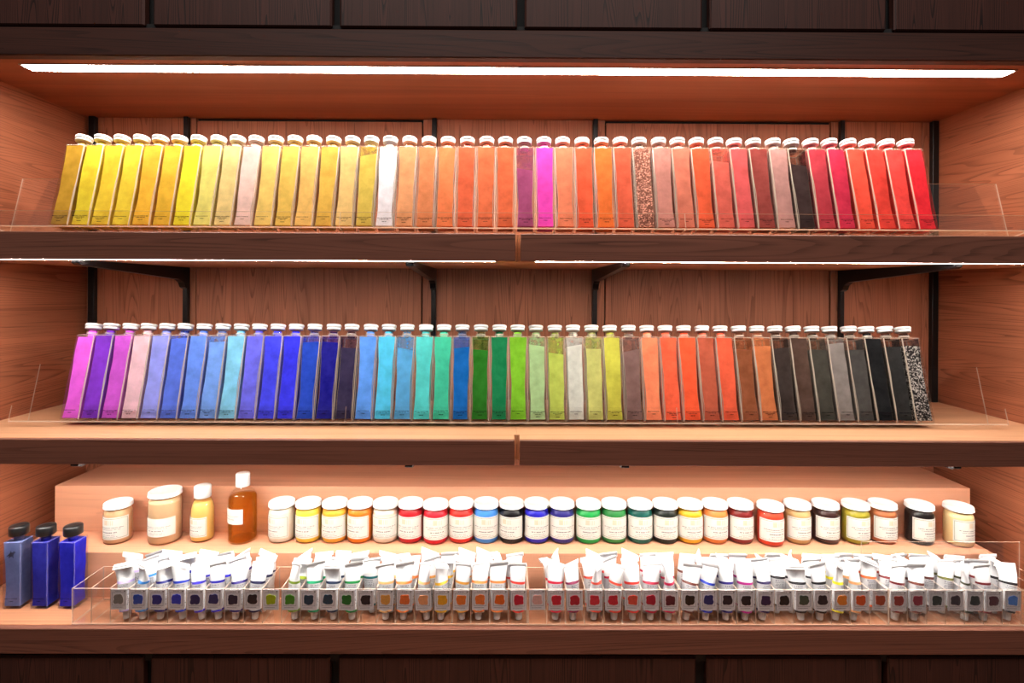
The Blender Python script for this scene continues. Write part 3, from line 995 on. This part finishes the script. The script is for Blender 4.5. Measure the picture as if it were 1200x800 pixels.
TD, TH = 0.0855, 0.0715
trays = [(-2, 22, 'long clear acrylic tray of blue, green and orange paint tubes'), (22, 30, 'clear acrylic tray of crimson and rose paint tubes'),
         (30, 41, 'clear acrylic tray of violet, black and orange paint tubes'), (41, 50, 'clear acrylic tray of brick, maroon and olive paint tubes with taller back')]
for (a, b_, lab) in trays:
    x0, x1 = cx(a - 0.5, DT) + 0.0004, cx(b_ - 0.5, DT) - 0.0004
    root = empty('tube_tray', ((x0 + x1) / 2, DT, CT + 0.0003))
    tag(root, lab, 'tray', 'clear acrylic tube trays')
    h = (x1 - x0) / 2
    mats = [M['acrylic'], M['acrylic_edge_glint']]
    mb = MB(); mb.sheet(-h, h, 0.0, TD, 0, 0.0024); mb.build('base', mats, root)
    mb = MB(); mb.sheet(-h, h, 0.0, 0.0020, 0.0025, TH); mb.build('front_panel', mats, root)
    bh = 0.128 if a == 41 else TH
    mb = MB(); mb.sheet(-h, h, TD - 0.0020, TD, 0.0025, bh); mb.build('back_panel', mats, root)
    n = b_ - a
    for k in range(n + 1):
        xx = -h + 2 * h * k / n
        xx = min(max(xx, -h + 0.001), h - 0.001)
        mb = MB(); mb.sheet(xx - 0.0009, xx + 0.0009, 0.0021, TD - 0.0021, 0.0025, TH)
        mb.build('side_panel' if k in (0, n) else 'divider', mats, root)

# tubes stand on their caps
TL = 0.110


def tube_section(s, var):
    """half width, half depth, centre offset y at s (0 at the shoulder, 1 at the crimp)"""
    s = max(0.0, s)
    a = 0.0122 + 0.0060 * s ** 1.2
    b = 0.0122 * (1 - s ** var['pw']) + 0.0011
    return a, b


def tube_ring(s, var, grow=0.0, n=24, z_lo=0.017, z_hi=0.104):
    a, b = tube_section(s, var)
    z = z_lo + (z_hi - z_lo) * s
    out = []
    for j in range(n):
        t = 2 * PI * j / n
        x, y = (a + grow) * math.cos(t), (b + grow) * math.sin(t)
        f = max(0, (s - 0.60) / 0.40)
        # dents in the bare upper part
        if y < 0:
            y += var['dent'] * math.exp(-((x - var['dx']) / 0.008) ** 2) * math.sin(PI * min(1, f * 1.1)) * 0.008
        y += var['bend'] * f * f * 0.012
        zz = z + var['slope'] * x * f
        x += var['shear'] * f * f * 0.010
        out.append((x, y, zz))
    return out


def tube_meshes(var):
    b = MB()
    ss = [0, .08, .2, .35, .48, .56, .64, .70, .76, .82, .88, .93, .97, 1.0]
    b.loft([tube_ring(s, var) for s in ss], 0, True, cap0=True, cap1=True)
    # folded crimp strip
    a, d = tube_section(1.0, var)
    x1 = a + 0.0003
    r0, r1 = [], []
    for j in range(9):
        x = -x1 + 2 * x1 * j / 8
        z = 0.104 + var['slope'] * x
        y = var['bend'] * 0.012
        xs = x + var['shear'] * 0.010
        r0.append((xs, y, z))
    th = 0.0013
    prof = [(-th, -0.0065), (-th - 0.0012, -0.0062), (-th - 0.0008, -0.001), (0.0, 0.0022), (th + 0.0004, -0.001), (th, -0.0065)]
    rings = [[(p[0], p[1] + q[0] + var['tip'] * max(0, q[1] + 0.0065), p[2] + q[1]) for q in prof] for p in r0]
    b.loft(rings, 0, False)
    body = b.mesh('tube_body', [M['tube']])
    l = MB()
    l.loft([tube_ring(s, var, 0.00025) for s in (.03, .12, .25, .38, .50, .60)], 0, True, cap0=False, cap1=False)
    # print lines on the front and back
    r = random.Random(var['seed'])
    for face in (-1, 1):
        for q in range(13):
            s0 = .55 - .035 * q
            if s0 < .08:
                break
            s1 = s0 + (0.016 if q % 3 else 0.026)
            x = -0.0085 * r.uniform(.6, 1)
            while x < 0.0085:
                w = r.uniform(.0008, .0024)
                pts = []
                for (xx, s) in ((x, s0), (x + w, s0), (x + w, s1), (x, s1)):
                    a, d = tube_section(s, var)
                    k = max(0, 1 - (xx / a) ** 2) ** 0.5
                    pts.append((xx, face * ((d + 0.0004) * k + 0.0002), 0.017 + 0.087 * s))
                l.quad(*(pts if face < 0 else pts[::-1]), 1)
                x += w + r.uniform(.0004, .0016)
    lab = l.mesh('tube_label', [M['tube_label'], M['print_tube']])
    c = MB()
    c.loft([tube_ring(s, var, 0.0004) for s in (.600, .622, .648)], 0, True, cap0=False, cap1=False)
    band = c.mesh('color_band', [M['tube']])
    c = MB()
    c.loft([tube_ring(s, var, 0.0004) for s in (0, .02, .04)], 0, True, cap0=False, cap1=False)
    band = (band, c.mesh('shoulder_band', [M['tube']]))
    k = MB()
    n = 24
    prof = [(0.0056, 0), (0.0062, 0.0006), (0.0070, 0.0125), (0.0066, 0.0135), (0.0118, 0.0168)]
    rings = []
    for rr, z in prof:
        rings.append([((rr * (1 + (0.03 if j % 2 and z < 0.013 else 0))) * math.cos(2 * PI * j / n), (rr * (1 + (0.03 if j % 2 and z < 0.013 else 0))) * math.sin(2 * PI * j / n), z) for j in range(n)])
    k.loft(rings, 0, False)
    return body, lab, band, k.mesh('cap', [M['cap_white']])


VARS = []
rv = random.Random(77)
for k in range(12):
    var = dict(pw=rv.uniform(1.25, 2.2), dent=rv.choice([0.0, .3, .6, .9]), dx=rv.uniform(-.007, .007), bend=rv.uniform(-.5, .9), slope=rv.choice([-.34, -.2, -.08, 0.05, .15, .3]),
               shear=rv.uniform(-.35, .35), tip=rv.uniform(-.9, .9), seed=k)
    VARS.append(tube_meshes(var))

BANDS = {'lavender': (196, 176, 226), 'sky blue': (60, 140, 220), 'navy': (30, 34, 130), 'royal blue': (36, 60, 190), 'violet blue': (52, 44, 190), 'ultramarine': (44, 40, 190), 'indigo': (44, 34, 120),
         'midnight': (26, 26, 66), 'olive green': (122, 150, 40), 'emerald': (20, 150, 100), 'dark navy': (22, 40, 70), 'green': (36, 140, 70), 'teal': (10, 104, 110), 'tan': (244, 186, 120), 'orange': (250, 140, 70),
         'peach': (250, 180, 120), 'golden': (250, 192, 50), 'red': (244, 70, 60), 'crimson': (224, 40, 70), 'wine': (130, 24, 70), 'coral': (250, 90, 70), 'carmine': (190, 24, 60), 'raspberry': (204, 30, 80),
         'brown': (104, 46, 36), 'magenta': (180, 36, 130), 'dark indigo': (40, 28, 80), 'black': (22, 18, 24), 'yellow': (244, 232, 40), 'vermilion': (240, 110, 60), 'maroon': (120, 34, 40), 'dark brown': (84, 34, 30),
         'olive': (104, 104, 50), 'dark olive': (60, 58, 34), 'lime': (186, 210, 50), 'light blue': (80, 160, 226), 'brick': (160, 60, 44), 'amber': (244, 170, 70)}
band_m = {k: plain('band_' + k.replace(' ', '_'), lin(c), 0.4, var=0.04) for k, c in BANDS.items()}

# compartment, base pixel, top pixel, turn, row (0 front, 1 middle, 2 back), band
TUBES = [(0, 146, 147, 8, 0, 'lavender'), (1, 165, 169, -40, 0, 'sky blue'), (2, 184, 196, 50, 0, 'navy'), (3, 212, 212, 5, 0, 'royal blue'), (4, 236, 230, -10, 0, 'violet blue'), (5, 254, 254, -8, 0, 'ultramarine'),
         (6, 274, 283, 48, 0, 'indigo'), (7, 297, 304, -8, 0, 'midnight'), (9, 344, 345, -45, 0, 'olive green'), (10, 367, 369, 5, 0, 'emerald'), (11, 392, 391, -10, 0, 'dark navy'), (12, 413, 413, 0, 0, 'green'),
         (13, 435, 434, -10, 1, 'teal'), (14, 451, 453, 5, 0, 'tan'), (15, 472, 474, 8, 0, 'orange'), (16, 501, 495, -42, 0, 'peach'), (17, 516, 518, 52, 0, 'golden'), (18, 541, 542, -30, 0, 'amber'), (19, 560, 563, 0, 0, 'orange'),
         (20, 582, 584, 0, 0, 'orange'), (21, 608, 606, -25, 0, 'red'), (23, 651, 651, 0, 0, 'crimson'), (24, 672, 670, 32, 0, 'wine'), (25, 696, 701, 55, 0, 'coral'), (26, 722, 722, -55, 0, 'coral'), (27, 742, 740, 8, 0, 'red'),
         (28, 763, 763, -5, 0, 'carmine'), (29, 784, 785, 55, 0, 'raspberry'), (30, 805, 812, -20, 0, 'brown'), (31, 828, 830, -50, 0, 'royal blue'), (32, 852, 851, 10, 0, 'indigo'), (33, 875, 873, 0, 0, 'magenta'),
         (34, 895, 896, 15, 0, 'dark indigo'), (35, 916, 912, 0, 1, 'black'), (36, 942, 932, -20, 0, 'black'), (37, 963, 959, 10, 0, 'black'), (38, 981, 985, 40, 0, 'yellow'), (39, 1002, 1003, 30, 0, 'peach'),
         (40, 1024, 1018, 0, 1, 'vermilion'), (41, 1062, 1062, 10, 0, 'maroon'), (42, 1083, 1083, 0, 0, 'brown'), (43, 1093, 1094, 0, 1, 'dark brown'), (44, 1109, 1113, 0, 1, 'olive'), (45, 1133, 1132, 50, 0, 'dark olive'),
         (46, 1155, 1152, 5, 0, 'maroon'), (47, 1188, 1190, -15, 0, 'black'),
         # behind
         (0, 0, 144, 5, 2, 'lavender'), (1, 0, 167, 0, 2, 'sky blue'), (1, 0, 166, 20, 1, 'sky blue'), (2, 0, 184, -20, 1, 'light blue'), (2, 0, 196, 10, 2, 'navy'), (3, 0, 214, 0, 2, 'royal blue'), (4, 0, 232, 0, 2, 'royal blue'),
         (4, 0, 240, 20, 1, 'violet blue'), (5, 0, 262, 0, 1, 'ultramarine'), (5, 0, 255, -15, 2, 'ultramarine'), (6, 0, 272, 0, 1, 'indigo'), (6, 0, 279, 55, 2, 'indigo'), (7, 0, 315, -5, 2, 'midnight'), (7, 0, 311, 10, 1, 'midnight'),
         (9, 0, 357, 0, 1, 'lime'), (9, 0, 357, 60, 2, 'olive green'), (10, 0, 378, 5, 1, 'emerald'), (10, 0, 377, 0, 2, 'green'), (11, 0, 398, 0, 1, 'dark navy'), (11, 0, 400, -20, 2, 'dark navy'), (12, 0, 420, 0, 1, 'green'),
         (12, 0, 420, 10, 2, 'green'), (14, 0, 457, 10, 2, 'tan'), (14, 0, 461, 0, 1, 'tan'), (15, 0, 482, 0, 1, 'orange'), (15, 0, 475, 60, 2, 'orange'), (16, 0, 503, 0, 2, 'orange'), (16, 0, 507, 30, 1, 'amber'), (17, 0, 526, -5, 2, 'golden'),
         (17, 0, 522, 10, 1, 'golden'), (18, 0, 548, 10, 2, 'amber'), (18, 0, 544, 0, 1, 'amber'), (19, 0, 568, 0, 2, 'amber'), (19, 0, 572, 20, 1, 'orange'), (20, 0, 585, 65, 2, 'orange'), (21, 0, 601, -10, 2, 'red'), (21, 0, 600, 20, 1, 'red'),
         (23, 0, 643, 60, 1, 'red'), (23, 0, 653, 65, 2, 'crimson'), (25, 0, 693, 10, 1, 'coral'), (25, 0, 696, 0, 2, 'coral'), (26, 0, 713, 0, 2, 'red'), (26, 0, 716, 30, 1, 'carmine'), (27, 0, 738, 0, 2, 'coral'), (28, 0, 764, 10, 2, 'carmine'),
         (28, 0, 768, 0, 1, 'carmine'), (29, 0, 778, 0, 2, 'raspberry'), (29, 0, 784, 20, 1, 'raspberry'), (30, 0, 815, -10, 2, 'brown'), (31, 0, 840, 60, 2, 'royal blue'), (31, 0, 836, 0, 1, 'indigo'), (32, 0, 860, 0, 2, 'indigo'),
         (32, 0, 856, 10, 1, 'indigo'), (33, 0, 879, 0, 2, 'magenta'), (33, 0, 870, 0, 1, 'magenta'), (34, 0, 899, 50, 2, 'dark indigo'), (34, 0, 889, 0, 1, 'dark indigo'), (35, 0, 924, 0, 2, 'black'), (36, 0, 943, 55, 2, 'black'),
         (36, 0, 926, 0, 1, 'black'), (37, 0, 966, -10, 2, 'black'), (37, 0, 952, 0, 1, 'black'), (38, 0, 975, 30, 1, 'yellow'), (38, 0, 983, 0, 2, 'yellow'), (39, 0, 1003, 0, 2, 'peach'), (39, 0, 997, -10, 1, 'peach'),
         (40, 0, 1014, -5, 2, 'vermilion'), (41, 0, 1041, -5, 2, 'brick'), (41, 0, 1052, 0, 1, 'maroon'), (42, 0, 1061, 15, 2, 'brick'), (42, 0, 1074, 10, 1, 'brown'), (43, 0, 1090, -10, 2, 'dark brown'), (44, 0, 1109, 20, 2, 'olive'),
         (45, 0, 1129, 0, 1, 'dark olive'), (45, 0, 1128, -10, 2, 'dark olive'), (46, 0, 1148, -10, 1, 'maroon'), (47, 0, 1184, 0, 1, 'black'), (47, 0, 1171, 5, 2, 'black')]
rt = random.Random(5)
ROWD = [DT + 0.0185, DT + 0.042, DT + 0.0665]
ROWN = ['front', 'middle', 'rear']
for q, (comp, ub, ut, yaw, row, band) in enumerate(TUBES):
    d = ROWD[row]
    zc = CT + 0.0030
    if ub == 0:
        xb = cx(comp, DT) + rt.uniform(-.003, .003)
    else:
        xb = PZ(ub, 727, zc).x
        xb = P(ub, 724, d - 0.007).x
    lo, hi = cx(comp - 0.5, DT) + 0.0140, cx(comp + 0.5, DT) - 0.0140
    xb = min(max(xb, lo), hi)
    back = [0.10, 0.06, 0.02][row] + rt.uniform(-.02, .03)
    xt = P(ut, 660, d + 0.105 * math.sin(back)).x
    lean = max(-0.16, min(0.16, math.atan2(xt - xb, 0.105)))
    root = empty('paint_tube', (xb, d, zc))
    root.rotation_euler = (Matrix.Rotation(lean, 3, 'Y') @ Matrix.Rotation(-back, 3, 'X') @ Matrix.Rotation(math.radians(yaw), 3, 'Z')).to_euler()
    n_same = len([t for t in TUBES if t[0] == comp])
    lab = 'white paint tube with %s band, %s of the compartment behind the %s card' % (band, ROWN[row], CARDS[comp][0])
    if n_same == 1:
        lab = 'white paint tube with %s band, alone behind the %s card' % (band, CARDS[comp][0])
    tag(root, lab, 'paint tube', 'white paint tubes in the acrylic trays')
    body, labm, bandm, capm = VARS[rt.randrange(len(VARS))]
    link('tube_body', body, root)
    link('tube_label', labm, root)
    for pn, pm in (('color_band', bandm[0]), ('shoulder_band', bandm[1])):
        o = link(pn, pm, root)
        o.material_slots[0].link = 'OBJECT'
        o.material_slots[0].material = band_m[band]
    link('cap', capm, root)

# ---------------------------------------------------------------- room light
w = bpy.data.worlds.new('room')
sc.world = w
w.use_nodes = True
bg = w.node_tree.nodes['Background']
bg.inputs['Color'].default_value = (1.0, 0.93, 0.88, 1)
bg.inputs['Strength'].default_value = 0.07
ld = bpy.data.lights.new('room_light', 'AREA')
ld.shape = 'RECTANGLE'; ld.size = 2.8; ld.size_y = 0.5; ld.energy = 38.0; ld.color = (1.0, 0.95, 0.90)
lo = bpy.data.objects.new('room_light', ld)
COL.objects.link(lo)
lo.location = (0.0, -0.20, 3.3)
lo.rotation_euler = (math.radians(35), 0, 0)

cyc = sc.cycles
cyc.transparent_max_bounces = 40
cyc.max_bounces = 10
cyc.diffuse_bounces = 5
cyc.sample_clamp_indirect = 6.0
cyc.caustics_reflective = False
cyc.caustics_refractive = False
sc.view_settings.view_transform = 'Standard'
sc.view_settings.look = 'None'
sc.view_settings.exposure = 0.0
